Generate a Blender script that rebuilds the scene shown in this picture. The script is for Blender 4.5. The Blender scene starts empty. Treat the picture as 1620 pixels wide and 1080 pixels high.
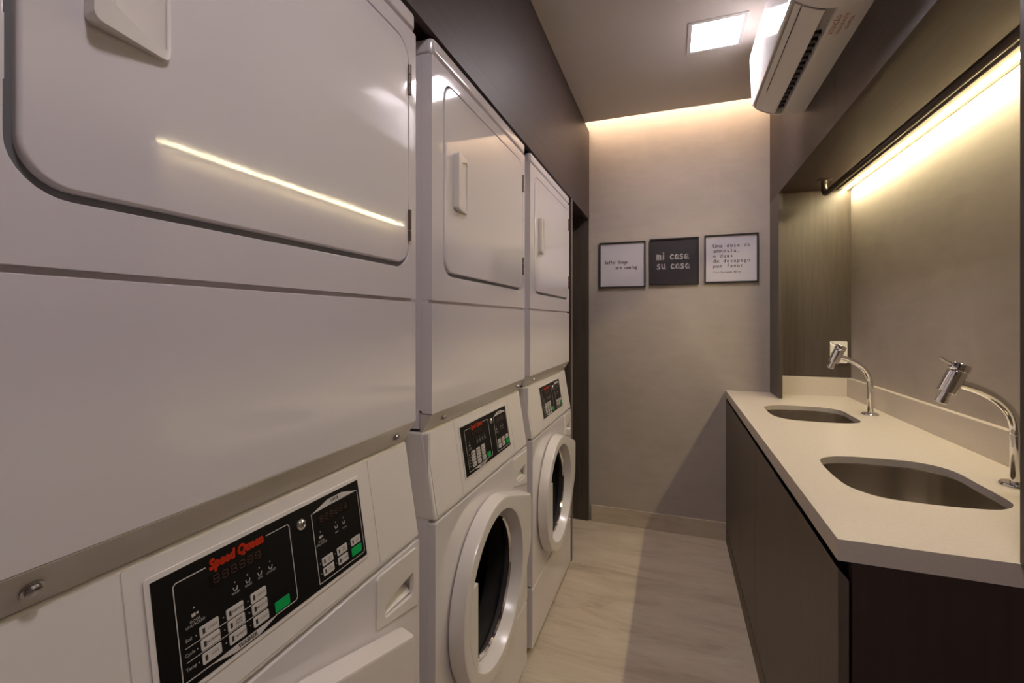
import bpy, bmesh, math, random
from mathutils import Vector, Matrix
random.seed(4)
PI = math.pi
S = bpy.context.scene
C = S.collection

# ---------------------------------------------------------------- camera
cd = bpy.data.cameras.new('camera'); cam = bpy.data.objects.new('camera', cd); C.objects.link(cam)
cam.location = (0, 0, 1.2906)
cam.rotation_euler = (PI/2, 0, 0.3427)
cd.sensor_width = 36; cd.lens = 715.655/1620*36
cd.shift_y = -(540-507.165)/1620
cd.clip_start = 0.02; cd.clip_end = 60
S.camera = cam

# ---------------------------------------------------------------- world, exposure
w = bpy.data.worlds.new('world'); S.world = w; w.use_nodes = True
w.node_tree.nodes['Background'].inputs[0].default_value = (1, .93, .9, 1)
w.node_tree.nodes['Background'].inputs[1].default_value = 0.05
S.view_settings.view_transform = 'Standard'; S.view_settings.look = 'None'
S.view_settings.gamma = 1; S.view_settings.use_curve_mapping = False
S.view_settings.exposure = 1.6
P_DOWN = 24.0      # ceiling panel emission
P_LED = 45.0       # niche strip
P_COVE = 10.5      # cove strip
try:
    S.cycles.max_bounces = 10; S.cycles.diffuse_bounces = 6; S.cycles.glossy_bounces = 5
    S.cycles.transmission_bounces = 6; S.cycles.sample_clamp_indirect = 4.0
    S.cycles.use_denoising = True; S.cycles.caustics_reflective = False; S.cycles.caustics_refractive = False
except Exception: pass

# ---------------------------------------------------------------- materials
def mat(name, col, rough=.5, metal=0, spec=.5, coat=0, emit=None, es=0, trans=0, ior=1.45):
    m = bpy.data.materials.new(name); m.use_nodes = True
    b = m.node_tree.nodes['Principled BSDF']
    b.inputs['Base Color'].default_value = (*col, 1); b.inputs['Roughness'].default_value = rough
    b.inputs['Metallic'].default_value = metal; b.inputs['Specular IOR Level'].default_value = spec
    b.inputs['Coat Weight'].default_value = coat; b.inputs['Coat Roughness'].default_value = .06
    b.inputs['IOR'].default_value = ior; b.inputs['Transmission Weight'].default_value = trans
    if emit: b.inputs['Emission Color'].default_value = (*emit, 1); b.inputs['Emission Strength'].default_value = es
    return m
def nodes(m): return m.node_tree.nodes, m.node_tree.links, m.node_tree.nodes['Principled BSDF']
def coords(N, L, scale, kind='Object'):
    t = N.new('ShaderNodeTexCoord'); mp = N.new('ShaderNodeMapping'); mp.inputs['Scale'].default_value = scale
    L.new(t.outputs[kind], mp.inputs['Vector']); return mp
def noise(N, L, mp, sc, det=6, rough=.55, dist=0):
    n = N.new('ShaderNodeTexNoise'); n.inputs['Scale'].default_value = sc; n.inputs['Detail'].default_value = det
    n.inputs['Roughness'].default_value = rough; n.inputs['Distortion'].default_value = dist
    L.new(mp.outputs[0], n.inputs['Vector']); return n
def ramp(N, L, src, stops):
    r = N.new('ShaderNodeValToRGB'); e = r.color_ramp.elements
    while len(e) < len(stops): e.new(.5)
    for i, (p, c) in enumerate(stops): e[i].position = p; e[i].color = (*c, 1)
    L.new(src, r.inputs[0]); return r
def bump(N, L, b, src, strength, dist=.002):
    k = N.new('ShaderNodeBump'); k.inputs['Strength'].default_value = strength; k.inputs['Distance'].default_value = dist
    L.new(src, k.inputs['Height']); L.new(k.outputs[0], b.inputs['Normal'])

def enamel(name, col, rough, bs):
    m = mat(name, col, rough, spec=.35, coat=.8); N, L, b = nodes(m); b.inputs['Coat Roughness'].default_value = .028 if rough < .3 else .2
    mp = coords(N, L, (1, 1, 1)); n = noise(N, L, mp, 520, 1, .5)
    bump(N, L, b, n.outputs['Fac'], bs, .0005)
    k = N.new('ShaderNodeBump'); k.inputs['Strength'].default_value = bs*.6; k.inputs['Distance'].default_value = .0005
    L.new(n.outputs['Fac'], k.inputs['Height']); L.new(k.outputs[0], b.inputs['Coat Normal'])
    return m
M = {}
M['enamel'] = enamel('white_enamel', (.735, .70, .71), .07, .045)
M['lip'] = mat('lower_trim_beige', (.60, .56, .52), .3, coat=.3)  # dryer lip, toned darker and warmer than the white enamel
M['plastic'] = enamel('white_plastic', (.76, .72, .69), .32, .04)
M['ac_plastic'] = mat('ac_plastic', (.78, .74, .71), .4)
M['ac_gloss'] = mat('ac_gloss_panel', (.86, .86, .88), .06, spec=.7, coat=.6)
M['white_paint'] = mat('ceiling_paint', (.68, .63, .59), .85)
M['lampframe'] = mat('lamp_frame_white', (.75, .72, .72), .5)
M['rail_dark'] = mat('dark_metal_rail', (.10, .08, .07), .3, metal=.8)
M['black_gloss'] = mat('black_panel', (.006, .0055, .005), .4, spec=.3)
M['display'] = mat('display_window', (.015, .009, .007), .15)
M['segment'] = mat('unlit_segments', (.055, .033, .025), .4)
M['print_white'] = mat('printed_white', (.55, .52, .50), .5)
M['print_red'] = mat('printed_red', (.78, .05, .015), .45)
M['ink'] = mat('ink_black', (.03, .025, .025), .6)
M['button'] = mat('grey_button', (.56, .53, .50), .45)
M['green'] = mat('green_button', (.0, .36, .08), .4)
M['chrome'] = mat('chrome', (.82, .80, .78), .07, metal=1)
M['screw'] = mat('zinc_screw', (.45, .43, .42), .3, metal=1)
M['hinge'] = mat('hinge_metal', (.17, .13, .11), .4, metal=.7)
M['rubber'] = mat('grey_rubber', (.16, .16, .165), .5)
M['dark'] = mat('dark_gap', (.02, .018, .017), .7)
M['black_frame'] = mat('black_frame', (.018, .014, .014), .4)
M['paper'] = mat('white_paper', (.70, .66, .69), .45, coat=.35)
M['blackboard'] = mat('black_print', (.045, .038, .040), .35, coat=.3)
M['outlet'] = mat('outlet_white', (.80, .76, .70), .35)
M['red_label'] = mat('red_label_ink', (.45, .12, .08), .6)
M['groove'] = mat('slot_shadow', (.02, .016, .018), .6)
M['fin'] = mat('grey_fin', (.06, .05, .055), .5)
M['gap_grey'] = mat('slot_plate', (.32, .29, .28), .5)
M['lamp'] = mat('lamp_diffuser', (.9, .9, .9), .5, emit=(1, .90, .94), es=P_DOWN)
M['led'] = mat('led_strip', (.9, .9, .9), .5, emit=(1, .86, .52), es=P_LED)
M['cove'] = mat('cove_strip', (.9, .9, .9), .5, emit=(1, .76, .54), es=P_COVE)
M['alu'] = mat('led_housing', (.50, .46, .38), .5)
# sink steel, brushed
m = mat('brushed_steel', (.64, .60, .55), .2, metal=1); M['steel'] = m
m = mat('drum_steel', (.22, .20, .18), .25, metal=1); N, L, b = nodes(m)
mp = coords(N, L, (1, 1, 1)); v = N.new('ShaderNodeTexVoronoi'); v.inputs['Scale'].default_value = 70; L.new(mp.outputs[0], v.inputs['Vector'])
r = ramp(N, L, v.outputs['Distance'], [(.22, (.01,)*3), (.30, (.30, .28, .25))]); L.new(r.outputs[0], b.inputs['Base Color']); M['drum'] = m
# architectural glass (fresnel reflection over a clear pane)
def glass(name, tint, k):
    m = bpy.data.materials.new(name); m.use_nodes = True; N = m.node_tree.nodes; L = m.node_tree.links
    N.remove(N['Principled BSDF']); o = N['Material Output']
    t = N.new('ShaderNodeBsdfTransparent'); t.inputs[0].default_value = (*tint, 1)
    g = N.new('ShaderNodeBsdfGlossy'); g.inputs['Roughness'].default_value = .03
    f = N.new('ShaderNodeFresnel'); f.inputs[0].default_value = k; x = N.new('ShaderNodeMixShader')
    gm = N.new('ShaderNodeNewGeometry'); iv = N.new('ShaderNodeMath'); iv.operation = 'SUBTRACT'; iv.inputs[0].default_value = 1; L.new(gm.outputs['Backfacing'], iv.inputs[1])
    mu = N.new('ShaderNodeMath'); mu.operation = 'MULTIPLY'; L.new(f.outputs[0], mu.inputs[0]); L.new(iv.outputs[0], mu.inputs[1])
    L.new(mu.outputs[0], x.inputs[0]); L.new(t.outputs[0], x.inputs[1]); L.new(g.outputs[0], x.inputs[2]); L.new(x.outputs[0], o.inputs[0])
    return m
M['glass'] = glass('door_glass', (.40, .385, .37), 1.45)
M['picture_glass'] = glass('picture_glass', (.97, .97, .98), 1.4)
# wood laminates
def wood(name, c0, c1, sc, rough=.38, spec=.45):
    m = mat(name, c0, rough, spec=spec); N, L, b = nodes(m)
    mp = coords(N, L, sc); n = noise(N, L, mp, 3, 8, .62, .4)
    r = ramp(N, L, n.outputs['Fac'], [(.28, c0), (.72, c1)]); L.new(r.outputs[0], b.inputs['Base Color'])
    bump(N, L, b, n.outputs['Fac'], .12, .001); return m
M['wood_v'] = wood('dark_wood_vertical', (.060, .046, .038), (.090, .071, .058), (22, 22, 1.2))
M['wood_h'] = wood('dark_wood_horizontal', (.056, .039, .035), (.078, .056, .049), (22, 1.0, 22), .5, .35)
M['wood_door'] = wood('dark_wood_doors', (.098, .072, .056), (.128, .096, .076), (18, 18, 1.1), .42)
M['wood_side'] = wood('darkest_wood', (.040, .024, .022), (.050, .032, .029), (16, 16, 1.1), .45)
M['plinth'] = wood('plinth_wood', (.12, .092, .055), (.15, .115, .07), (20, 2, 20), .5)
M['edge'] = mat('taupe_edge', (.20, .16, .14), .5)
# cement wall
def cement(name, c0, c1):
    m = mat(name, c0, .7, spec=.25); N, L, b = nodes(m)
    mp = coords(N, L, (1, 1, 1)); n = noise(N, L, mp, 2.2, 7, .58, .8)
    mp2 = coords(N, L, (1, 1, 3)); n2 = noise(N, L, mp2, 9, 4, .5)
    mx = N.new('ShaderNodeMath'); mx.operation = 'MULTIPLY_ADD'; mx.inputs[1].default_value = .3
    L.new(n2.outputs['Fac'], mx.inputs[0]); 
    m2 = N.new('ShaderNodeMath'); m2.operation = 'MULTIPLY'; m2.inputs[1].default_value = .7
    L.new(n.outputs['Fac'], m2.inputs[0]); L.new(m2.outputs[0], mx.inputs[2])
    r = ramp(N, L, mx.outputs[0], [(.26, c0), (.74, c1)]); L.new(r.outputs[0], b.inputs['Base Color'])
    bump(N, L, b, n.outputs['Fac'], .08, .002); return m
M['cement'] = cement('burnished_cement', (.37, .325, .285), (.47, .415, .37))
M['quartz'] = mat('beige_quartz', (.62, .545, .47), .22, spec=.5)
N, L, b = nodes(M['quartz']); mp = coords(N, L, (1, 1, 1)); n = noise(N, L, mp, 260, 3)
r = ramp(N, L, n.outputs['Fac'], [(.3, (.58, .52, .455)), (.7, (.63, .565, .50))]); L.new(r.outputs[0], b.inputs['Base Color'])
# wood-look porcelain floor, boards across the room
def floor_mat(name, sc):
    m = mat(name, (.4, .35, .28), .34, spec=.4); N, L, b = nodes(m)
    mp = coords(N, L, sc); n = noise(N, L, mp, 2.6, 9, .62, 1.1)
    r = ramp(N, L, n.outputs['Fac'], [(.28, (.39, .315, .24)), (.47, (.53, .45, .355)), (.62, (.58, .50, .40)), (.8, (.64, .56, .46))])
    mp2 = coords(N, L, (3, 26, 26)); n2 = noise(N, L, mp2, 3, 6, .7, .6)
    r2 = ramp(N, L, n2.outputs['Fac'], [(.30, (.74, .70, .66)), (.5, (1, 1, 1))])
    mx = N.new('ShaderNodeMix'); mx.data_type = 'RGBA'; mx.blend_type = 'MULTIPLY'; mx.inputs[0].default_value = .45
    L.new(r.outputs[0], mx.inputs[6]); L.new(r2.outputs[0], mx.inputs[7])
    L.new(mx.outputs[2], b.inputs['Base Color']); return m
M['floor'] = floor_mat('wood_look_tile', (.7, 3.2, 3.2))
M['grout'] = mat('grout', (.20, .16, .12), .8)

# ---------------------------------------------------------------- mesh helpers
def bevel_sharp(bm, w, seg=2, ang=35):
    es = [e for e in bm.edges if len(e.link_faces) == 2 and e.calc_face_angle(0) > math.radians(ang)]
    if es: bmesh.ops.bevel(bm, geom=es, offset=w, segments=seg, profile=.5, affect='EDGES', clamp_overlap=True)
def merge(dst, src):
    me = bpy.data.meshes.new('tmp'); src.to_mesh(me); dst.from_mesh(me); bpy.data.meshes.remove(me); src.free()
def bx(bm, x0, x1, y0, y1, z0, z1, bev=0, seg=2):
    b = bmesh.new(); bmesh.ops.create_cube(b, size=1)
    for v in b.verts:
        v.co = Vector((x0+(v.co.x+.5)*(x1-x0), y0+(v.co.y+.5)*(y1-y0), z0+(v.co.z+.5)*(z1-z0)))
    if bev: bevel_sharp(b, bev, seg)
    merge(bm, b); return bm
def BX(*a, **k): return bx(bmesh.new(), *a, **k)
def plate(outer, holes, f, t0, t1, bev=0, seg=2):
    """outline (with holes) in 2-D, extruded between t0 and t1; f maps (a, b, t) to 3-D"""
    b = bmesh.new(); es = []
    for loop in [outer]+list(holes):
        vs = [b.verts.new((p[0], p[1], 0)) for p in loop]
        for i in range(len(vs)): es.append(b.edges.new((vs[i], vs[(i+1) % len(vs)])))
    if holes: bmesh.ops.triangle_fill(b, use_beauty=True, edges=es)
    else: b.faces.new(list(b.verts))
    bmesh.ops.recalc_face_normals(b, faces=b.faces[:])
    r = bmesh.ops.extrude_face_region(b, geom=b.faces[:])
    for v in r['geom']:
        if isinstance(v, bmesh.types.BMVert): v.co.z = 1
    for v in b.verts:
        t = t1 if v.co.z > .5 else t0
        v.co = Vector(f(v.co.x, v.co.y, t))
    bmesh.ops.recalc_face_normals(b, faces=b.faces[:])
    if bev: bevel_sharp(b, bev, seg, 50)
    return b
YZ = lambda a, b, t: (t, a, b)
XY = lambda a, b, t: (a, b, t)
XZ = lambda a, b, t: (a, t, b)
def rrect(x0, x1, y0, y1, r, n=6):
    P = []
    for cx, cy, a0 in ((x1-r, y1-r, 0), (x0+r, y1-r, PI/2), (x0+r, y0+r, PI), (x1-r, y0+r, 1.5*PI)):
        for i in range(n+1): a = a0+PI/2*i/n; P.append((cx+r*math.cos(a), cy+r*math.sin(a)))
    return P
def circ(cx, cy, r, n=64): return [(cx+r*math.cos(2*PI*i/n), cy+r*math.sin(2*PI*i/n)) for i in range(n)]
def prism(pts, f, t0, t1, bev=0, seg=2): return plate(pts, [], f, t0, t1, bev, seg)
def loft(loops, close_ends=(False, False), bm=None):
    b = bm or bmesh.new(); R = [[b.verts.new(p) for p in l] for l in loops]; n = len(R[0])
    for k in range(len(R)-1):
        for i in range(n): b.faces.new((R[k][i], R[k][(i+1) % n], R[k+1][(i+1) % n], R[k+1][i]))
    if close_ends[0]: b.faces.new(R[0][::-1])
    if close_ends[1]: b.faces.new(R[-1])
    return b
def lathe(prof, origin, axis, n=48, bm=None, cap=(True, True)):
    axis = Vector(axis).normalized(); u = axis.orthogonal().normalized(); v = axis.cross(u); o = Vector(origin)
    loops = [[o+axis*h+(u*math.cos(2*PI*i/n)+v*math.sin(2*PI*i/n))*max(r, 1e-5) for i in range(n)] for r, h in prof]
    b = loft(loops, cap, bm); return b
def tube(pts, r, n=16, bm=None, cap=True):
    b = bm or bmesh.new(); pts = [Vector(p) for p in pts]; loops = []; prev = None
    for i, p in enumerate(pts):
        d = (pts[min(i+1, len(pts)-1)]-pts[max(i-1, 0)]).normalized()
        u = d.orthogonal().normalized() if prev is None else (prev-d*prev.dot(d)).normalized()
        prev = u; v = d.cross(u); rr = r[i] if isinstance(r, (list, tuple)) else r
        loops.append([p+(u*math.cos(2*PI*k/n)+v*math.sin(2*PI*k/n))*rr for k in range(n)])
    return loft(loops, (cap, cap), b)
def obj(name, bm, m, parent=None, org=(0, 0, 0), label=None, weight=True):
    bmesh.ops.recalc_face_normals(bm, faces=bm.faces[:])
    me = bpy.data.meshes.new(name)
    o3 = Vector(org)
    for v in bm.verts: v.co -= o3
    bm.to_mesh(me); bm.free()
    for p in me.polygons: p.use_smooth = True
    me.set_sharp_from_angle(angle=math.radians(40))
    me.materials.append(M[m] if isinstance(m, str) else m)
    o = bpy.data.objects.new(name, me); C.objects.link(o)
    if weight:
        wn = o.modifiers.new('weighted_normal', 'WEIGHTED_NORMAL'); wn.keep_sharp = True
    if parent: o.parent = parent
    else: o.location = o3
    if label: o['label'] = label
    return o
def thing(name, label, cat, loc=(0, 0, 0), group=None):
    o = bpy.data.objects.new(name, None); C.objects.link(o); o.location = loc; o.empty_display_size = .05
    o['label'] = label; o['category'] = cat
    if group: o['group'] = group
    return o
def tag(o, label, cat, group=None):
    o['label'] = label; o['category'] = cat
    if group: o['group'] = group
    return o
def struct(name, bm, m, label=None, parent=None):
    o = obj(name, bm, m, parent); 
    if not parent: o['kind'] = 'structure'
    if label: o['label'] = label
    return o
def text_bm(s, size, f, d=.0003, align='CENTER', shear=0, bold=0, sx=1):
    """flat lettering in 2-D mapped by f(a, b, t)"""
    c = bpy.data.curves.new('txt', 'FONT'); c.body = s; c.size = size; c.align_x = align; c.align_y = 'CENTER'
    c.shear = shear; c.resolution_u = 2
    o = bpy.data.objects.new('txt', c); C.objects.link(o)
    dg = bpy.context.evaluated_depsgraph_get(); me = bpy.data.meshes.new_from_object(o.evaluated_get(dg))
    b = bmesh.new()
    for ox, oy in ([(bold*math.cos(q*PI/4), bold*math.sin(q*PI/4)) for q in range(8)]+[(0, 0)] if bold else [(0, 0)]):
        q = bmesh.new(); q.from_mesh(me)
        for v in q.verts: v.co = Vector(f(v.co.x*sx+ox, v.co.y+oy, d))
        merge(b, q)
    bpy.data.meshes.remove(me); bpy.data.objects.remove(o); bpy.data.curves.remove(c)
    return b

# ================================================================ SETTING
ZC = 2.516; YB = 2.933; XL = -.515; XR = .52; XN = .905; YF = -1.7; XW = -1.25; ZT = 2.64
struct('floor', BX(XW-.1, XN+.1, YF-.1, YB+.1, -.06, 0), 'floor')
# back wall, niche wall, other walls
struct('wall_back', BX(XW-.1, XN+.1, YB, YB+.1, 0, ZT+.06), 'cement')
struct('wall_right', BX(XN, XN+.1, YF, YB, 0, ZT), 'cement')
struct('wall_left', BX(XW-.1, XW, YF, YB, 0, ZT), 'wood_v')
struct('wall_front', BX(XW-.1, XN+.1, YF-.1, YF, 0, ZT), 'cement')
# ceiling slab stops short of the back wall: cove slot
LX0, LX1, LY0, LY1 = .058, .283, 1.998, 2.232
struct('ceiling', plate([(XW, YF), (XN, YF), (XN, 2.79), (XW, 2.79)], [[(LX0+.008, LY0+.008), (LX1-.008, LY0+.008), (LX1-.008, LY1-.008), (LX0+.008, LY1-.008)],
        [(LX0+.008, .058), (LX1-.008, .058), (LX1-.008, .292-.008), (LX0+.008, .292-.008)]], XY, ZC, ZC+.015), 'white_paint')
struct('ceiling_cove', BX(XW, XN, YF, YB, ZT, ZT+.06), 'white_paint')
struct('baseboard_back', BX(-.50, .305, YB-.012, YB, 0, .103, bev=.0015), 'floor')
# left: dark soffit over the machines, closed passage behind
struct('trim_1', BX(XL-.018, XL, YF, YB, 1.947, ZC), 'wood_h')
struct('trim_2', BX(XW, XL-.018, YF, YB, 1.965, 1.98), 'wood_h')
struct('trim_3', BX(XW, XL, YB-.018, YB, 0, 1.965), 'wood_v')
tag(obj('end_panel', BX(XW+.02, XL-.004, 2.395, 2.413, 0, 1.96), 'wood_v'), 'tall dark wood end panel standing beside the farthest washer and dryer', 'panel')
e = obj('edge_strip', BX(XL-.004, XL+.001, 2.394, 2.414, 0, 1.947), 'edge', bpy.data.objects['end_panel'])
e['label'] = 'lighter taupe edge strip'
struct('wall_side_left', BX(XW, XL, YF, .10, 0, 1.965), 'cement')
# right: fascia with vertical seam, niche
f = bmesh.new(); bx(f, XR, XR+.018, 1.828, YB, 1.961, ZC); bx(f, XR, XR+.018, .985, 1.826, 1.961, ZC)
struct('trim_4', f, 'wood_h')
struct('trim_5', BX(XR+.018, XN, .985, YB, 2.008, 2.026), 'wood_h')
struct('trim_6', BX(XR, XR+.018, 2.706, YB, .8835, 1.961), 'wood_v')
struct('trim_7', BX(XR+.018, XN, YB-.012, YB, .985, 2.008), 'wood_v')
struct('trim_8', BX(.549, XN, .985, 1.0035, .8835, ZC), 'wood_v')

# ================================================================ LIGHTS
def downlight(y0, label):
    t = thing('ceiling_light', label, 'ceiling light', ((LX0+LX1)/2, y0+.117, ZC), 'square ceiling lights')
    o = ((LX0+LX1)/2, y0+.117, ZC)
    a, b2, c, d = LX0, LX1, y0, y0+.234
    fr = plate([(a, c), (b2, c), (b2, d), (a, d)], [[(a+.016, c+.018), (b2-.016, c+.018), (b2-.016, d-.018), (a+.016, d-.018)]], XY, ZC-.004, ZC+.006, .001)
    obj('frame', fr, 'lampframe', t, o)
    obj('diffuser', BX(a+.0165, b2-.0165, c+.0185, d-.0185, ZC-.001, ZC+.004), 'lamp', t, o)
    obj('housing', BX(a+.012, b2-.012, c+.012, d-.012, ZC+.008, ZC+.045), 'lampframe', t, o)
downlight(1.998, 'square white recessed light panel glowing in the ceiling near the air conditioner')
downlight(.05, 'added square white fill light panel, out of view in the ceiling above the nearest dryer')  # fill lamp added out of view to brighten the foreground
t = thing('strip_light', 'long warm white strip light under the niche ceiling along the right wall', 'strip light', (.855, 1.95, 2.008))
o = (.855, 1.95, 2.008)
bb = bmesh.new(); bx(bb, .842, .8665, 1.02, 2.912, 2.001, 2.0078); bx(bb, .8845, .9015, 1.02, 2.912, 2.001, 2.0078); bx(bb, .8665, .8845, 1.02, 2.912, 2.0062, 2.0078)
obj('housing', bb, 'alu', t, o)
obj('diffuser', BX(.867, .884, 1.03, 2.905, 1.9995, 2.006), 'led', t, o)
tag(obj('cove_light', BX(XL-.1, XR+.1, 2.805, 2.82, ZT-.03, ZT-.002), 'cove', org=(0, 2.812, ZT)), 'warm strip light hidden in the ceiling slot washing the back wall', 'strip light')

# ================================================================ WASHER / DRYER
XF = -.517; W_ = .683
def make_dryer(Y0, label):
    O = (XF, 0, 0)
    t = thing('tumble_dryer', label, 'tumble dryer', (XF, Y0, 1.04), 'white tumble dryers stacked on the washers')
    O = (XF, 0, 1.04)
    ob = lambda n, bm, m, p=t, **k: obj(n, bm, m, p, O, **k)
    cbm = BX(-1.20, -.527, .001, W_-.001, 1.082, 1.903, bev=.003); bx(cbm, -1.20, -.552, .001, W_-.001, 1.040, 1.085, bev=.002)
    ob('cabinet', cbm, 'enamel')
    ob('top_lid', prism(rrect(-1.205, XF+.002, 0, W_, .014, 4), XY, 1.9035, 1.938, .007, 3), 'enamel')
    # front panel with door opening
    hole = rrect(.0525, .657, 1.3985, 1.867, .046, 8)
    ob('front_panel', plate(rrect(0, W_, 1.337, 1.8985, .003, 2), [hole], YZ, -.545, XF, .004, 3), 'enamel')
    ob('door', prism(rrect(.0610, .6555, 1.4075, 1.8655, .040, 8), YZ, -.543, XF+.0005, .004, 3), 'enamel')
    d = bpy.context.scene.collection.objects[-1] if False else [c for c in t.children if c.name.startswith('door')][0]
    # latch on the left edge of the opening, door pull
    fr = plate(rrect(.106, .181, 1.569, 1.711, .008, 4), [[(.124, 1.592), (.170, 1.577), (.1765, 1.581), (.1765, 1.699), (.170, 1.703), (.128, 1.690), (.124, 1.684)]], YZ, XF, XF+.016, .0015, 2)
    for v in fr.verts:
        if v.co.x > XF+.004: v.co.x -= max(0, (v.co.y-.124))*.20
    bx(fr, XF, XF+.0025, .120, .179, 1.575, 1.705)
    h = ob('handle', fr, 'plastic', d)
    for z0, z1 in ((1.759, 1.822), (1.457, 1.522)):
        hb = bmesh.new(); n = 3; dz = (z1-z0)/n
        for i in range(n): lathe([(.0042, 0), (.0042, dz*.92)], (XF+.0015, .6565, z0+i*dz), (0, 0, 1), 14, hb)
        ob('hinge', hb, 'hinge', d)
    ob('door_catch', BX(XF-.012, XF-.003, .0522, .0545, 1.49, 1.545, bev=.0005), 'enamel')
    ob('door_gasket', plate(rrect(.045, .665, 1.391, 1.875, .05, 6), [rrect(.070, .650, 1.416, 1.858, .04, 6)], YZ, -.5268, -.525), 'rubber')  # dark ring standing in for the shade inside the door gap
    # lower panel with returned lip
    prof = [(-.545, 1.3305), (XF, 1.3305), (XF, 1.0775), (-.545, 1.0775)]
    ob('lower_panel', prism(prof, XZ, 0, W_, .0016, 2), 'enamel')
    lp = ob('lower_trim', prism([(-.550, 1.0773), (XF-.0005, 1.0773), (-.5425, 1.0348), (-.550, 1.0348)], XZ, .002, W_-.002, .0008, 1), 'lip', label='sloping trim strip along the bottom edge')
    nrm = Vector((.856, 0, -.517))
    for y in (.076, .629):
        c = Vector((-.5298, y, 1.0555))
        s = lathe([(.0085, 0), (.0085, .0012), (.0062, .0014), (.0060, .0045), (.0045, .0058), (.0018, .006)], c, nrm, 20)
        ob('screw', s, 'screw', lp)
    return t

DX, DZ = -.508, .834
NX, NZ = .9867, .1628
def SL(y, z, d): return (DX-(z-DZ)*.165+NX*d, y, z+NZ*d)
def pbox(bm, y0, y1, z0, z1, d0, d1, bev=0, r=0):
    pts = rrect(y0, y1, z0, z1, r, 3) if r else [(y0, z0), (y1, z0), (y1, z1), (y0, z1)]
    merge(bm, plate(pts, [], SL, d0, d1, bev)); return bm
CY, CZ = .300, .535     # washer door centre
def hull_radius(R, off):
    pts = [(R*math.cos(a), R*math.sin(a)) for a in [2*PI*i/180 for i in range(180)]]
    for (a, b, rr) in ((.304, .158, .010), (.300, -.060, .06)):
        a -= off; b -= off*(1 if b > 0 else -1)
        for i in range(24): q = 2*PI*i/24; pts.append((a-rr+rr*math.cos(q), b-rr*(1 if b > 0 else -1)+rr*math.sin(q)))
    pts = sorted(set(pts))
    def half(P):
        h = []
        for p in P:
            while len(h) > 1 and (h[-1][0]-h[-2][0])*(p[1]-h[-2][1])-(h[-1][1]-h[-2][1])*(p[0]-h[-2][0]) <= 0: h.pop()
            h.append(p)
        return h
    lo = half(pts); up = half(pts[::-1]); H = lo[:-1]+up[:-1]
    def f(th):
        dx, dy = math.cos(th), math.sin(th); best = 1e9
        for i in range(len(H)):
            x1, y1 = H[i]; x2, y2 = H[(i+1) % len(H)]; ex, ey = x2-x1, y2-y1
            den = dx*ey-dy*ex
            if abs(den) < 1e-12: continue
            tt = (x1*ey-y1*ex)/den; s = (x1*dy-y1*dx)/den
            if tt > 0 and -1e-6 <= s <= 1+1e-6: best = min(best, tt)
        return best
    return f
NA = 144
def ringloop(fn, x): return [(x, CY+fn(2*PI*i/NA)*math.cos(2*PI*i/NA), CZ+fn(2*PI*i/NA)*math.sin(2*PI*i/NA)) for i in range(NA)]

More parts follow.
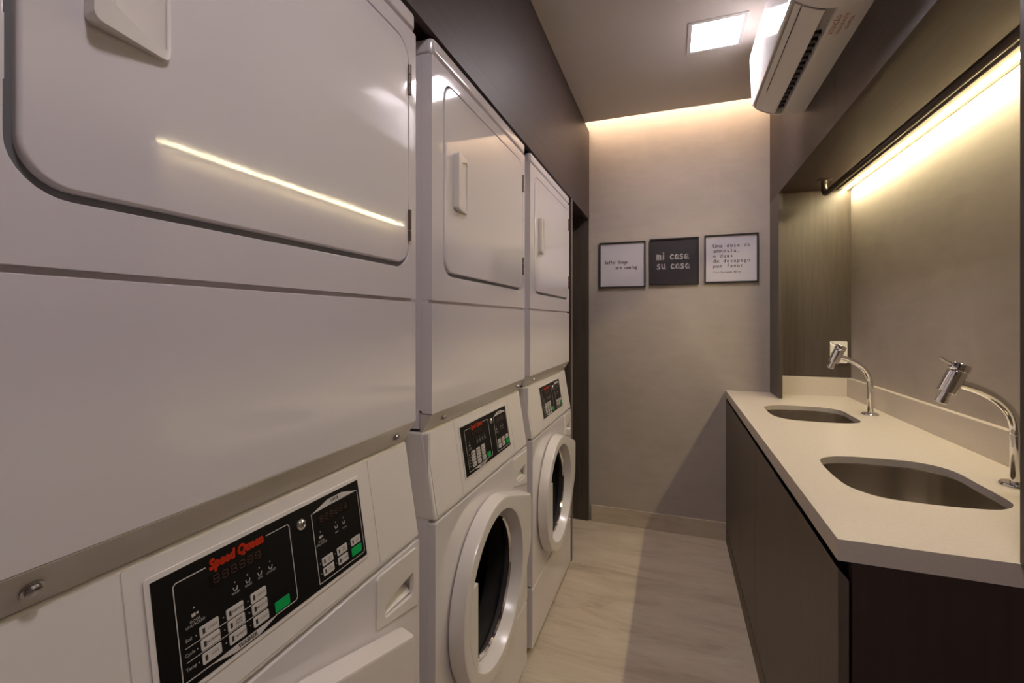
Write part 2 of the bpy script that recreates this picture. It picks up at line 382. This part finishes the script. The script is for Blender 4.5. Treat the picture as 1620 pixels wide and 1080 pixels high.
def make_washer(Y0, label):
    t = thing('washing_machine', label, 'washing machine', (XF, Y0, 0), 'white front loading washers under the dryers')
    O = (XF, 0, 0)
    ob = lambda n, bm, m, p=t, **k: obj(n, bm, m, p, O, **k)
    cab = plate([(-1.20, .03), (-.528, .03), (-.528, .834), (-.560, 1.030), (-1.20, 1.030)], [], XZ, .001, W_-.001, .006, 3)
    # bowl shaped cut-out for the drum is hidden by the front panel; cabinet is a shell
    cab.free(); cab = bmesh.new()
    bx(cab, -1.20, -.528, .001, .012, .03, 1.030); bx(cab, -1.20, -.528, W_-.012, W_-.001, .03, .834)
    bx(cab, -1.20, -.56, W_-.012, W_-.001, .834, 1.030)
    for f_ in list(cab.verts): pass
    bx(cab, -1.20, -1.19, .012, W_-.012, .03, 1.03); bx(cab, -1.19, -.56, .012, W_-.012, 1.02, 1.03)
    bx(cab, -1.19, -.528, .012, W_-.012, .03, .04)
    ob('cabinet', cab, 'enamel')
    for y in (.05, W_-.05):
        for x in (-.56, -1.15): ob('foot', lathe([(.02, 0), (.02, .012), (.012, .014), (.012, .032)], (x, y, 0), (0, 0, 1), 16), 'rubber')
    # front panel: door opening and drawer opening
    drw = [(.533, .729), (.672, .695), (.672, .812), (.664, .818), (.541, .824), (.533, .818)]
    cut = [(.545, .738), (.662, .708), (.662, .805), (.545, .812)]
    fp = plate(rrect(0, W_, .266, .8285, .004, 2), [circ(CY, CZ, .208), cut], YZ, -.530, DX, .004, 3)
    ob('front_panel', fp, 'enamel')
    ob('kick_panel', prism(rrect(0, W_, .030, .2605, .004, 2), YZ, -.530, DX, .005, 3), 'enamel')
    # drum
    dr = lathe([(.208, 0), (.196, -.012), (.190, -.05), (.198, -.06)], (-.531, CY, CZ), (1, 0, 0), 64, cap=(False, False))
    ob('door_seal', dr, 'rubber')
    dm = lathe([(.196, -.055), (.235, -.075), (.235, -.42), (.05, -.45)], (-.531, CY, CZ), (1, 0, 0), 64, cap=(False, True))
    for k in range(3):
        a = k*2*PI/3+.4; bxm = BX(-.95, -.61, -.02, .02, -.235, -.185, bev=.012)
        bmesh.ops.rotate(bxm, verts=bxm.verts[:], cent=(0, 0, 0), matrix=Matrix.Rotation(a, 3, 'X'))
        bmesh.ops.translate(bxm, verts=bxm.verts[:], vec=(0, CY, CZ)); merge(dm, bxm)
    ob('drum', dm, 'drum')
    # door
    R = lambda r, o_: hull_radius(r, o_); K = lambda r: (lambda th: r)
    loops = [ringloop(R(.234, .008), DX+.0005), ringloop(R(.234, .008), DX+.004), ringloop(R(.245, -.001), DX+.0045), ringloop(R(.246, -.002), DX+.010), ringloop(R(.241, .002), -.472), ringloop(R(.239, .004), -.467), ringloop(R(.235, .008), -.465),
             ringloop(K(.208), -.465), ringloop(K(.205), -.466), ringloop(K(.203), -.470), ringloop(K(.192), -.502), ringloop(K(.190), -.518), ringloop(K(.204), -.522)]
    d = ob('door', loft(loops), 'plastic')
    gr = lathe([(.192, -.004), (.188, .006), (.180, .008), (.176, 0)], (-.505, CY, CZ), (1, 0, 0), 72, cap=(False, False))
    ob('glass_rim', gr, 'chrome', d)
    gl = lathe([(.178, 0), (.166, -.004), (.152, -.03), (.130, -.055), (.08, -.066), (.004, -.07)], (-.503, CY, CZ), (1, 0, 0), 64, cap=(False, True))
    ob('glass', gl, 'glass', d)
    hp = [(-.160, .092)]
    a0 = math.atan2(-.133, -.158)+2*PI; a1 = math.atan2(.092, -.185)
    hp = [(-.158, .092)]+[(.2065*math.cos(a), .2065*math.sin(a)) for a in [a1+(a0-a1)*i/14 for i in range(15)]]
    hd = plate([(CY+p, CZ+q) for p, q in hp], [], YZ, -.480, -.4648, .001, 2)
    ob('handle', hd, 'plastic', d)
    # dispenser drawer
    grip = [(.556, .742), (.562, .736), (.648, .728), (.654, .734), (.654, .768), (.650, .772), (.600, .768), (.560, .758)]
    dd = ob('detergent_drawer', plate(drw, [grip], YZ, -.515, DX+.0035, .002, 2), 'plastic')
    gp = plate([(.552, .726), (.660, .720), (.660, .778), (.552, .768)], [[(.5535, .7275), (.6585, .7215), (.6585, .7765), (.5535, .7665)]], YZ, -.540, -.5135)
    bx(gp, -.5415, -.539, .553, .659, .721, .777)
    w0 = bmesh.new(); vs = [w0.verts.new(p) for p in ((-.539, .5545, .757), (-.539, .6575, .757), (DX-.003, .652, .732), (DX-.003, .558, .738))]; w0.faces.new(vs); merge(gp, w0)
    ob('grip_pocket', gp, 'plastic', dd)
    # slanted control fascia
    prof = [(DX, DZ), (DX-.1995*.165, DZ+.1995), (-.60, DZ+.1995), (-.60, DZ)]
    fs = ob('control_fascia', prism(prof, XZ, 0, W_, .006, 3), 'plastic')
    c1 = bmesh.new(); pbox(c1, .010, .1465, .842, 1.030, -.001, .0016, .001, .003); ob('side_cover', c1, 'plastic', fs)
    c1 = bmesh.new(); pbox(c1, .1485, .5465, .842, 1.030, -.001, .0016, .001, .003); ob('centre_cover', c1, 'plastic', fs)
    c1 = bmesh.new(); pbox(c1, .5485, .655, .842, 1.030, -.001, .0016, .001, .003); ob('side_cover', c1, 'plastic', fs)
    # control panel
    d0 = .0016
    bz = bmesh.new(); pbox(bz, .166, .518, .871, 1.012, d0, d0+.002, .001, .004)
    cp = ob('control_panel', bz, 'plastic')
    b1 = bmesh.new(); pbox(b1, .172, .512, .877, 1.006, d0+.0018, d0+.0026)
    ob('black_faceplate', b1, 'black_gloss', cp)
    d1 = d0+.0026; e1 = .0004
    ln = bmesh.new()
    def seg(y0, z0, y1, z1, wd=.0011):
        dy, dz = y1-y0, z1-z0; Ln = math.hypot(dy, dz); ny, nz = -dz/Ln*wd/2, dy/Ln*wd/2
        merge(ln, plate([(y0+ny, z0+nz), (y0-ny, z0-nz), (y1-ny, z1-nz), (y1+ny, z1+nz)], [], SL, d1, d1+e1))
    def poly(P, **k):
        for i in range(len(P)-1): seg(*P[i], *P[i+1], **k)
    poly([(.232, .993), (.197, .993), (.194, .990), (.194, .885), (.229, .885)]); poly([(.318, .993), (.354, .993), (.357, .990), (.357, .890), (.354, .887), (.318, .887)])
    poly([(.400, .989), (.400, .884), (.504, .884), (.507, .887), (.507, .989)])
    merge(ln, plate([(.225, .885), (.258, .8785), (.292, .8785), (.322, .887), (.292, .8865), (.258, .8865)], [], SL, d1, d1+e1))
    merge(ln, plate([(.400, .9885), (.435, .9895), (.468, .9895), (.507, .9895), (.470, .999), (.436, .999)], [], SL, d1, d1+e1))
    seg(.200, .9195, .306, .9195, .0007); seg(.200, .9045, .306, .9045, .0007)
    def T(s, y, z, size, f2=ln, dd=d1+e1, **k): merge(f2, text_bm(s, size, lambda a, b_, t_: SL(y+a, z+b_, dd), **k))
    for s, y, z in (('Soil', .2045, .927), ('Cycle', .2045, .912), ('Temp', .2045, .897)): T(s, y, z, .0052)
    T('DOOR', .214, .9435, .0042); T('UNLOCKED', .214, .9395, .0042); T('DOOR', .4135, .9435, .0042); T('UNLOCKED', .4135, .9395, .0042)
    for s, y in (('WASH', .266), ('RINSE', .284), ('SPIN', .302), ('LOCKED', .319)): T(s, y, .9455, .0040)
    for s, y in (('DRY', .448), ('COOL', .466)): T(s, y, .9425, .0040)
    for y, z in ((.214, .9505), (.4135, .9505)): pbox(ln, y-.0035, y+.001, z-.0025, z+.001, d1, d1+e1); pbox(ln, y+.002, y+.0045, z-.0018, z+.0005, d1, d1+e1)
    for y in (.266, .284, .302, .319, .448, .466):
        poly([(y-.003, .953), (y-.002, .949), (y+.002, .949), (y+.003, .953)], wd=.0009); pbox(ln, y-.0007, y+.0007, .9575, .959, d1, d1+e1)
    for y in (.214, .4135): pbox(ln, y-.0007, y+.0007, .9565, .958, d1, d1+e1)
    btn = []
    for r_, z in enumerate((.9265, .912, .8965)):
        for c_, y in enumerate((.2285, .262, .296)): btn.append((y, z, .0118, (('LIGHT', 'MEDIUM', 'HEAVY'), ('NORMAL', 'PERM\nPRESS', 'DELICATES'), ('HOT', 'WARM', 'COLD'))[r_][c_]))
    for y, z, s in ((.421, .912, 'HIGH\nTEMP'), (.454, .912, 'MED\nTEMP'), (.4875, .912, 'LOW\nTEMP'), (.421, .897, 'DELI-\nCATES'), (.454, .897, 'NO HEAT')): btn.append((y, z, .0118, s))
    for y, z, hw, s in btn: pbox(ln, y-hw-.0042, y-hw-.003, z-.0006, z+.0006, d1, d1+e1)
    ob('white_printing', ln, 'print_white', cp, weight=False)
    for y, z, hw, s in btn:
        b1 = bmesh.new(); pbox(b1, y-hw, y+hw, z-.0062, z+.0062, d1, d1+.0012, .0004, .0018); o_ = ob('button', b1, 'button', cp)
    for half in (0, 1):
        ink = bmesh.new()
        for y, z, hw, s in btn:
            if (y > .4) != bool(half): continue
            T(s, y+.0035, z, .0042 if '\n' not in s else .0036, ink, d1+.0014)
            pbox(ink, y-.0085, y-.0055, z-.003, z+.003, d1+.0012, d1+.0014)
        ob('button_printing', ink, 'ink', cp, weight=False)
    for s, y, z, q in (('WASHER', .275, .8825, .0068), ('DRYER', .452, .9945, .0060)):
        ink = bmesh.new(); T(s, y, z, q, ink, d1+e1+.0002, bold=.00015); ob('banner_printing', ink, 'ink', cp, weight=False)
    for y in (.3305, .4875):
        b1 = bmesh.new(); pbox(b1, y-.0125, y+.0125, .8893, .9027, d1, d1+.0012, .0004, .0012); ob('start_button', b1, 'green', cp, label='green start button')
    tx = bmesh.new(); merge(tx, text_bm('Speed Queen', .0160, lambda a, b_, t_: SL(.2745+a, .9925+b_, d1+.0006), bold=.0010, shear=.12, sx=.87))
    ob('brand_lettering', tx, 'print_red', cp, weight=False)
    for y0, y1, z0, z1 in ((.235, .311, .968, .9815), (.411, .483, .967, .9835)):
        b1 = bmesh.new(); pbox(b1, y0, y1, z0, z1, d1, d1+.0003); ob('display', b1, 'display', cp)
        sg = bmesh.new(); w1 = (y1-y0-.006)/6; zz = (z0+z1)/2; hh = .0042; ww = w1*.30
        for k in range(6):
            cy = y0+.003+w1*(k+.5); lw = .0007
            for dz in (-hh, 0, hh): pbox(sg, cy-ww+lw, cy+ww-lw, zz+dz-lw*.7, zz+dz+lw*.7, d1+.0003, d1+.0005)
            for dy in (-ww, ww):
                for a, b_ in ((-hh+lw, -lw), (lw, hh-lw)): pbox(sg, cy+dy-lw*.7, cy+dy+lw*.7, zz+a, zz+b_, d1+.0003, d1+.0005)
        ob('digits', sg, 'segment', cp, weight=False)
    kl = lathe([(.0085, 0), (.0085, .002), (.0068, .0045), (.0045, .0055), (.0042, .0035), (.001, .0034)], SL(.378, .983, d1), (NX, 0, NZ), 24)
    pbox(kl, .3772, .3788, .979, .987, d1+.003, d1+.0052)
    ob('key_lock', kl, 'chrome', cp)
    return t
YS = (.1563, .9079, 1.6595)
make_dryer(YS[0], 'nearest tumble dryer, its big white door filling the upper left')
d1_ = [o_ for o_ in C.objects if o_.name == 'tumble_dryer'][0]
w1_ = make_washer(YS[0], 'nearest washing machine, only its control panel and door top showing')
def dup(root, loc, label):
    def cp(o_, par):
        c = o_.copy(); C.objects.link(c)
        if par: c.parent = par
        for ch in list(o_.children): cp(ch, c)
        return c
    r = cp(root, None); r.location = loc; r['label'] = label; return r
dup(d1_, (XF, YS[1], 1.04), 'middle tumble dryer of the three, above the middle washer')
dup(d1_, (XF, YS[2], 1.04), 'farthest tumble dryer, beside the dark end panel')
dup(w1_, (XF, YS[1], 0), 'middle washing machine, its whole round door in view')
dup(w1_, (XF, YS[2], 0), 'farthest washing machine, next to the open floor and dark end panel')

# ================================================================ COUNTER, SINKS, TAPS
sinkA = [(0.406,1.556),(0.445,1.605),(0.495,1.625),(0.577,1.630),(0.652,1.627),(0.699,1.598),(0.719,1.548),(0.719,1.466),(0.719,1.394),(0.716,1.337),(0.705,1.310),(0.686,1.289),(0.651,1.271),(0.585,1.262),(0.525,1.262),(0.464,1.270),(0.430,1.295),(0.404,1.345),(0.398,1.450)]
def smooth_loop(P, n=72):
    out = []; m_ = len(P)
    for i in range(n):
        u = i/n*m_; k = int(u); t = u-k
        p0, p1, p2, p3 = (P[(k+j) % m_] for j in (-1, 0, 1, 2))
        out.append(tuple(.5*((2*p1[a])+(-p0[a]+p2[a])*t+(2*p0[a]-5*p1[a]+4*p2[a]-p3[a])*t*t+(-p0[a]+3*p1[a]-3*p2[a]+p3[a])*t**3) for a in (0, 1)))
    return out
sinkA = smooth_loop(sinkA)
cA = (.562, 1.447); DYS = .875
sinkB = [(x+.002, y+DYS) for x, y in sinkA]; cB = (.564, cA[1]+DYS)
ct = thing('countertop', 'long beige quartz worktop with two sink cut-outs along the right wall', 'countertop', (.29, 1.003, .842))
O = (.29, 1.003, .842)
wk = plate([(.29, 1.003), (XN, 1.003), (XN, YB), (.29, YB)], [sinkA, sinkB], XY, .862, .882)
es = [e for e in wk.edges if min(v.co.z for v in e.verts) > .8815 and len(e.link_faces) == 2 and e.calc_face_angle(0) > .9]
bmesh.ops.bevel(wk, geom=es, offset=.0015, segments=2, profile=.5, affect='EDGES', clamp_overlap=True)
bx(wk, .29, .312, 1.003, YB, .842, .862); bx(wk, .312, XN, 1.003, 1.025, .842, .862)
obj('worktop', wk, 'quartz', ct, O)
obj('backsplash', BX(.881, XN, 1.006, YB, .882, .982, bev=.0015), 'quartz', ct, O)
obj('side_splash', BX(XR+.019, .881, YB-.032, YB-.012, .882, .982, bev=.0015), 'quartz', ct, O)
def sink(loop, c, label):
    t = thing('sink', label, 'sink', (c[0], c[1], .842), 'steel sinks set in the worktop')
    O = (c[0], c[1], .842)
    def sc(k, z): return [(c[0]+(x-c[0])*k, c[1]+(y-c[1])*k, z) for x, y in loop]
    b = loft([sc(1.10, .8615), sc(1.015, .8615), sc(1.01, .858), sc(.97, .72), sc(.93, .695), sc(.84, .682), sc(.16, .677)], (False, True))
    obj('bowl', b, 'steel', t, O)
    obj('drain', lathe([(.045, .002), (.043, .004), (.036, .003), (.034, 0), (.01, -.001)], (c[0], c[1], .677), (0, 0, 1), 32), 'chrome', t, O)
sink(sinkA, cA, 'near stainless steel undermount sink in the beige worktop')
sink(sinkB, cB, 'far stainless steel undermount sink in the beige worktop')
def tap(x, y, label):
    t = thing('tap', label, 'tap', (x, y, .882), 'chrome swan neck taps')
    O = (x, y, .882)
    ob = lambda n, bm, m, p=t, **k: obj(n, bm, m, p, O, **k)
    ob('base_flange', lathe([(.031, 0), (.031, .004), (.028, .008), (.012, .0085)], (x, y, .8823), (0, 0, 1), 36), 'chrome')
    # swan neck: straight riser then sweeping bend up to the head
    P = [(x, y, .885), (x, y, .95), (x, y, 1.012)]
    p0, p1, p2, p3 = Vector((x, y, 1.012)), Vector((x, y, 1.080)), Vector((x-.045, y, 1.112)), Vector((x-.118, y, 1.132))
    for i in range(1, 17):
        s = i/16; P.append(p0*(1-s)**3+p1*3*s*(1-s)**2+p2*3*s*s*(1-s)+p3*s**3)
    ob('neck', tube(P, .0115, 20), 'chrome')
    ob('riser_collar', lathe([(.0117, 0), (.0135, .001), (.0135, .004), (.0117, .005)], (x, y, 1.008), (0, 0, 1), 24, cap=(False, False)), 'chrome')
    ax = Vector((.40, 0, .916)); top = Vector((x-.105, y, 1.179)); L_ = .080
    c0 = top-ax*L_
    hd = ob('head', lathe([(.010, -.001), (.0195, 0), (.0205, .003), (.0205, .056), (.0195, .0575), (.0195, .060), (.0215, .062), (.0215, .078), (.020, L_), (.002, L_+.0005)], c0, ax, 32), 'chrome')
    ob('spout', lathe([(.009, -.030), (.0135, -.029), (.0135, -.016), (.0115, -.0155), (.0115, .001)], c0, ax, 28), 'chrome', hd)
    side = Vector((-.916, 0, .40)); a = c0+ax*.072
    ob('lever', tube([a+side*.016, a+side*.032+ax*.002, a+side*.046+ax*.006], [.0035, .0032, .0042], 14), 'chrome', hd)
tap(.799, 1.474, 'near chrome swan neck tap behind the near sink')
tap(.806, 2.376, 'far chrome swan neck tap in front of the wall outlet')

# base cabinet
cb = thing('base_cabinet', 'long dark wood base cabinet under the beige worktop', 'cabinet', (.29, 1.0, 0))
O = (.29, 1.0, 0)
ob = lambda n, bm, m, p=cb, **k: obj(n, bm, m, p, O, **k)
c = bmesh.new(); bx(c, .335, XN-.004, 2.912, YB-.003, .08, .838); bx(c, .335, XN-.004, 1.03, YB-.02, .08, .098); bx(c, XN-.016, XN-.004, 1.03, YB-.02, .08, .84); bx(c, .335, .355, 1.03, YB-.02, .755, .765); bx(c, .350, .355, 1.03, YB-.02, .765, .838)
ob('carcass', c, 'dark')
ob('plinth', BX(.289, .307, 1.006, YB-.003, .0, .080), 'plinth', label='olive toned plinth board')
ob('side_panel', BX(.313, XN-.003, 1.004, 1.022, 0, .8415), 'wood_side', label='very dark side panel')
def door(y0, y1):
    prof = [(.2905, .084), (.2905, .826), (.308, .806), (.308, .084)]
    ob('door', prism(prof, XZ, y0, y1, .0008, 1), 'wood_door')
door(1.003, 1.9075); door(1.9105, 2.378); door(2.381, YB-.003)

# ================================================================ PICTURES
STROKE = {
 'm': [[(0, 0), (0, 1)], [(0, .7), (.15, .98), (.32, .9), (.36, 0)], [(.36, .7), (.55, .98), (.7, .85), (.74, 0)]],
 'i': [[(.1, 0), (.1, .95)], [(.1, 1.35), (.11, 1.40)]],
 'c': [[(.62, .82), (.40, 1), (.12, .75), (.08, .35), (.28, .02), (.65, .12)]],
 'a': [[(.6, .85), (.35, 1), (.08, .7), (.06, .25), (.25, 0), (.5, .2), (.62, .95)], [(.62, .95), (.62, .2), (.74, 0)]],
 's': [[(.55, .9), (.3, 1.02), (.1, .8), (.2, .58), (.48, .45), (.55, .2), (.35, -.02), (.05, .1)]],
 'u': [[(.05, 1), (.07, .3), (.25, 0), (.5, .15), (.6, .5)], [(.62, 1), (.62, .2), (.72, 0)]],
 'b': [[(.05, 1.7), (.05, 0)], [(.05, .7), (.3, 1), (.55, .7), (.5, .15), (.25, 0), (.05, .2)]],
 'e': [[(.08, .5), (.55, .55), (.5, .9), (.3, 1), (.08, .7), (.08, .3), (.3, 0), (.6, .15)]],
 't': [[(.28, 1.6), (.26, .2), (.45, 0)], [(0, 1.1), (.55, 1.15)]],
 'r': [[(.05, 1), (.08, 0)], [(.07, .6), (.25, .95), (.5, 1)]],
 'h': [[(.05, 1.7), (.05, 0)], [(.05, .6), (.3, 1), (.5, .8), (.52, 0)]],
 'n': [[(.05, 1), (.05, 0)], [(.05, .6), (.3, 1), (.5, .8), (.52, 0)]],
 'g': [[(.55, .9), (.3, 1), (.08, .7), (.1, .25), (.3, .1), (.55, .4)], [(.58, 1), (.55, -.4), (.3, -.65), (.08, -.5)]],
 'o': [[(.3, 1), (.08, .7), (.1, .25), (.3, 0), (.55, .3), (.55, .75), (.3, 1)]],
}
ADV = {'m': .98, 'i': .36, ' ': .62}
def hand(bm, s, x0, z0, h, wd, f, t, sx=1, slant=0, gap=.18):
    x = x0
    for ch in s:
        for st in STROKE.get(ch, []):
            P = [(x+(a+slant*b)*h*sx, z0+b*h) for a, b in st]
            Q = []
            for i in range(len(P)-1):
                for k in range(3): Q.append((P[i][0]+(P[i+1][0]-P[i][0])*k/3, P[i][1]+(P[i+1][1]-P[i][1])*k/3))
            Q.append(P[-1]); R_ = [Q[0]]+[((Q[i-1][0]+2*Q[i][0]+Q[i+1][0])/4, (Q[i-1][1]+2*Q[i][1]+Q[i+1][1])/4) for i in range(1, len(Q)-1)]+[Q[-1]]
            left, right = [], []
            for i, p in enumerate(R_):
                a, b_ = R_[max(i-1, 0)], R_[min(i+1, len(R_)-1)]; dx, dy = b_[0]-a[0], b_[1]-a[1]; l = math.hypot(dx, dy) or 1
                left.append((p[0]-dy/l*wd/2, p[1]+dx/l*wd/2)); right.append((p[0]+dy/l*wd/2, p[1]-dx/l*wd/2))
            LV = [bm.verts.new(f(a, b_, t)) for a, b_ in left]; RV = [bm.verts.new(f(a, b_, t)) for a, b_ in right]
            for i in range(len(LV)-1): bm.faces.new((LV[i], RV[i], RV[i+1], LV[i+1]))
            for e_ in (R_[0], R_[-1]): bm.faces.new([bm.verts.new(f(e_[0]+wd/2*math.cos(q*PI/4), e_[1]+wd/2*math.sin(q*PI/4), t)) for q in range(8)])
        x += (ADV.get(ch, .72)+gap)*h*sx
    return x-x0
def picture(x0, x1, z0, z1, board, label, draw, fmt):
    y = YB-.018; cx, cz = (x0+x1)/2, (z0+z1)/2
    t = thing('framed_picture', label, 'picture', (cx, YB, z0), 'framed text prints on the back wall'); O = (cx, YB, z0)
    fr = plate([(x0, z0), (x1, z0), (x1, z1), (x0, z1)], [[(x0+.008, z0+.008), (x1-.008, z0+.008), (x1-.008, z1-.008), (x0+.008, z1-.008)]], XZ, y, YB-.001, .0008, 1)
    obj('frame', fr, 'black_frame', t, O)
    p = obj('print', BX(x0+.007, x1-.007, YB-.008, YB-.005, z0+.007, z1-.007), board, t, O)
    F = lambda a, b, tt: (cx+a, YB-.0083, cz+b)
    b = bmesh.new(); draw(b, F); obj('lettering', b, fmt, p, O, weight=False)
    obj('glass', BX(x0+.007, x1-.007, YB-.0125, YB-.0115, z0+.007, z1-.007), 'picture_glass', t, O)
def dA(b, F):
    hand(b, 'better things', -.106, .008, .0122, .0034, F, 0, sx=.98, slant=.15, gap=.22)
    hand(b, 'are coming', -.042, -.026, .0122, .0034, F, 0, sx=1.20, slant=.15, gap=.22)
def dB(b, F):
    hand(b, 'mi casa', -.098, .014, .029, .0075, F, 0, sx=1.03, gap=.20)
    hand(b, 'su casa', -.098, -.044, .029, .0075, F, 0, sx=1.01, gap=.23)
def dC(b, F):
    def line(s, x, z, size, pitch):
        for i, ch in enumerate(s):
            if ch != ' ': merge(b, text_bm(ch, size, lambda a, c_, t_: F(x+i*pitch+a, z+c_-size*.0, 0), bold=.0004))
    # baseline aligned typewriter lines
    def line2(s, x, z, size, pitch):
        for i, ch in enumerate(s):
            if ch == ' ': continue
            cu = bpy.data.curves.new('t', 'FONT'); cu.body = ch; cu.size = size; cu.align_x = 'CENTER'; cu.resolution_u = 2
            oo = bpy.data.objects.new('t', cu); C.objects.link(oo)
            me = bpy.data.meshes.new_from_object(oo.evaluated_get(bpy.context.evaluated_depsgraph_get()))
            for ox in ((-.0005, .0005) if size > .02 else (-.0003, .0003)):
                q = bmesh.new(); q.from_mesh(me)
                for v in q.verts: v.co = Vector(F(x+i*pitch+v.co.x+ox, z+v.co.y, 0))
                merge(b, q)
            bpy.data.meshes.remove(me); bpy.data.objects.remove(oo); bpy.data.curves.remove(cu)
    for s, z in (('Uma dose de', .067), ('amnesia,', .037), ('e duas', .008), ('de desapego', -.022), ('por favor', -.052)): line2(s, -.088, z, .030, .0182)
    line2('Caio Fernando Abreu', -.090, -.083, .0135, .0078)
picture(-.447, -.162, 1.4995, 1.7865, 'paper', 'white framed print reading better things are coming, leftmost of the three', dA, 'ink')
picture(-.139, .144, 1.510, 1.793, 'blackboard', 'black framed print reading mi casa su casa, between the two white prints', dB, 'print_white')
picture(.174, .460, 1.5135, 1.797, 'paper', 'white framed print with five typewritten lines, nearest the niche', dC, 'ink')

# ================================================================ AIR CONDITIONER
t = thing('air_conditioner', 'white split air conditioner high on the right dark wood fascia', 'air conditioner', (XR, 1.77, 2.17)); O = (XR, 1.77, 2.17)
ob = lambda n, bm, m, p=t, **k: obj(n, bm, m, p, O, **k)
A0, A1 = 1.33, 2.206
full = [(.52, 2.170), (.455, 2.1675), (.434, 2.169), (.408, 2.173), (.391, 2.177), (.352, 2.196), (.338, 2.207), (.330, 2.2155), (.330, 2.452), (.345, 2.470), (.52, 2.470)]
notch = [(.52, 2.170), (.455, 2.1675), (.4345, 2.169), (.4345, 2.212), (.408, 2.212), (.408, 2.22), (.345, 2.225), (.330, 2.225), (.330, 2.452), (.345, 2.470), (.52, 2.470)]
bd = prism(notch, XZ, 1.50, A1-.008, 0); merge(bd, prism(full, XZ, A1-.0085, A1, .003)); merge(bd, prism(full, XZ, A0, 1.505, .003))
ob('body', bd, 'ac_plastic')
ob('front_panel', prism([(.3295, 2.222), (.3245, 2.222), (.3205, 2.235), (.313, 2.418), (.314, 2.440), (.3295, 2.448)], XZ, A0, A1, .0015, 2), 'ac_gloss')
ob('air_flap', prism([(.4075, 2.1735), (.391, 2.1775), (.352, 2.1965), (.3325, 2.212), (.3345, 2.216), (.354, 2.201), (.393, 2.182), (.4075, 2.178)], XZ, 1.512, A1-.012, .0015, 2), 'ac_plastic')
gl_ = bmesh.new(); bx(gl_, .3475, .349, 1.512, 2.03, 2.1965, 2.2005); ob('panel_gap', gl_, 'groove')
ob('outlet_slot', BX(.4085, .434, 1.506, A1-.009, 2.207, 2.2115), 'groove')
ob('slot_plate', BX(.4085, .434, 1.506, 1.62, 2.180, 2.207, bev=.001), 'gap_grey')
for k in range(15):
    y = 1.65+k*.036
    fb = BX(-.0115, .0115, -.011, .011, -.0115, .0125)
    for v in fb.verts: v.co.y *= .55 if v.co.x > 0 else 1.0
    bmesh.ops.translate(fb, verts=fb.verts[:], vec=(.4212, y, 2.193)); ob('vane', fb, 'fin')
lb = bmesh.new()
FL = lambda a, b_, t_: (.470+b_, 1.565+a, 2.1679-.0005)
for i, s in enumerate(('ATENÇÃO', 'DESLIGUE ANTES', 'DE LIMPAR')):
    merge(lb, text_bm(s, .020 if i == 0 else .0135, lambda a, b_, t_, i=i: (.452+i*.018-b_*1.0, 1.585+a*-1.0, 2.1669-.0002)))
ob('warning_label', lb, 'red_label', label='red printed warning lines', weight=False)

# ================================================================ RAIL, OUTLET
t = thing('hanging_rail', 'dark metal hanging rail under the niche ceiling above the worktop', 'rail', (.722, 2.70, 2.008)); O = (.722, 2.70, 2.008)
ob = lambda n, bm, m, p=t, **k: obj(n, bm, m, p, O, **k)
zr = 1.930; yf, yn = 2.70, 1.06; rr = .0128; br = .035
P = [(.722, yf, 2.008), (.722, yf, zr+br)]+[(.722, yf-br+br*math.cos(a), zr+br-br*math.sin(a)) for a in [PI/2*i/8 for i in range(1, 9)]]
P += [(.722, y, zr) for y in (2.5, 2.0, 1.5, yn+br)]+[(.722, yn+br-br*math.sin(a), zr+br-br*math.cos(a)) for a in [PI/2*i/8 for i in range(1, 9)]]+[(.722, yn, 2.008)]
ob('bar', tube(P, rr, 20), 'rail_dark')
for y in (yf, yn):
    fl = lathe([(.034, 0), (.034, -.003), (.028, -.006), (rr+.001, -.007), (rr+.002, -.022), (rr+.0005, -.023)], (.722, y, 2.0078), (0, 0, 1), 32); fo = ob('flange', fl, M['hinge'])
t = thing('wall_outlet', 'white wall outlet behind the far tap on the dark wood end wall', 'outlet', (.845, YB-.012, 1.06)); O = (.845, YB-.012, 1.06)
obj('cover_plate', plate(rrect(.807, .886, 1.060, 1.180, .006, 4), [rrect(.829, .864, 1.098, 1.142, .004, 3)], XZ, YB-.021, YB-.0121, .0015, 2), 'outlet', t, O)
so = BX(.829, .864, YB-.0195, YB-.0125, 1.098, 1.142)
obj('socket', so, 'outlet', t, O)
ho = bmesh.new()
for z in (1.110, 1.120, 1.130): lathe([(.0025, 0), (.0025, .0006)], (.8465, YB-.0195, z), (0, -1, 0), 12, ho)
obj('pin_holes', ho, 'dark', t, O)
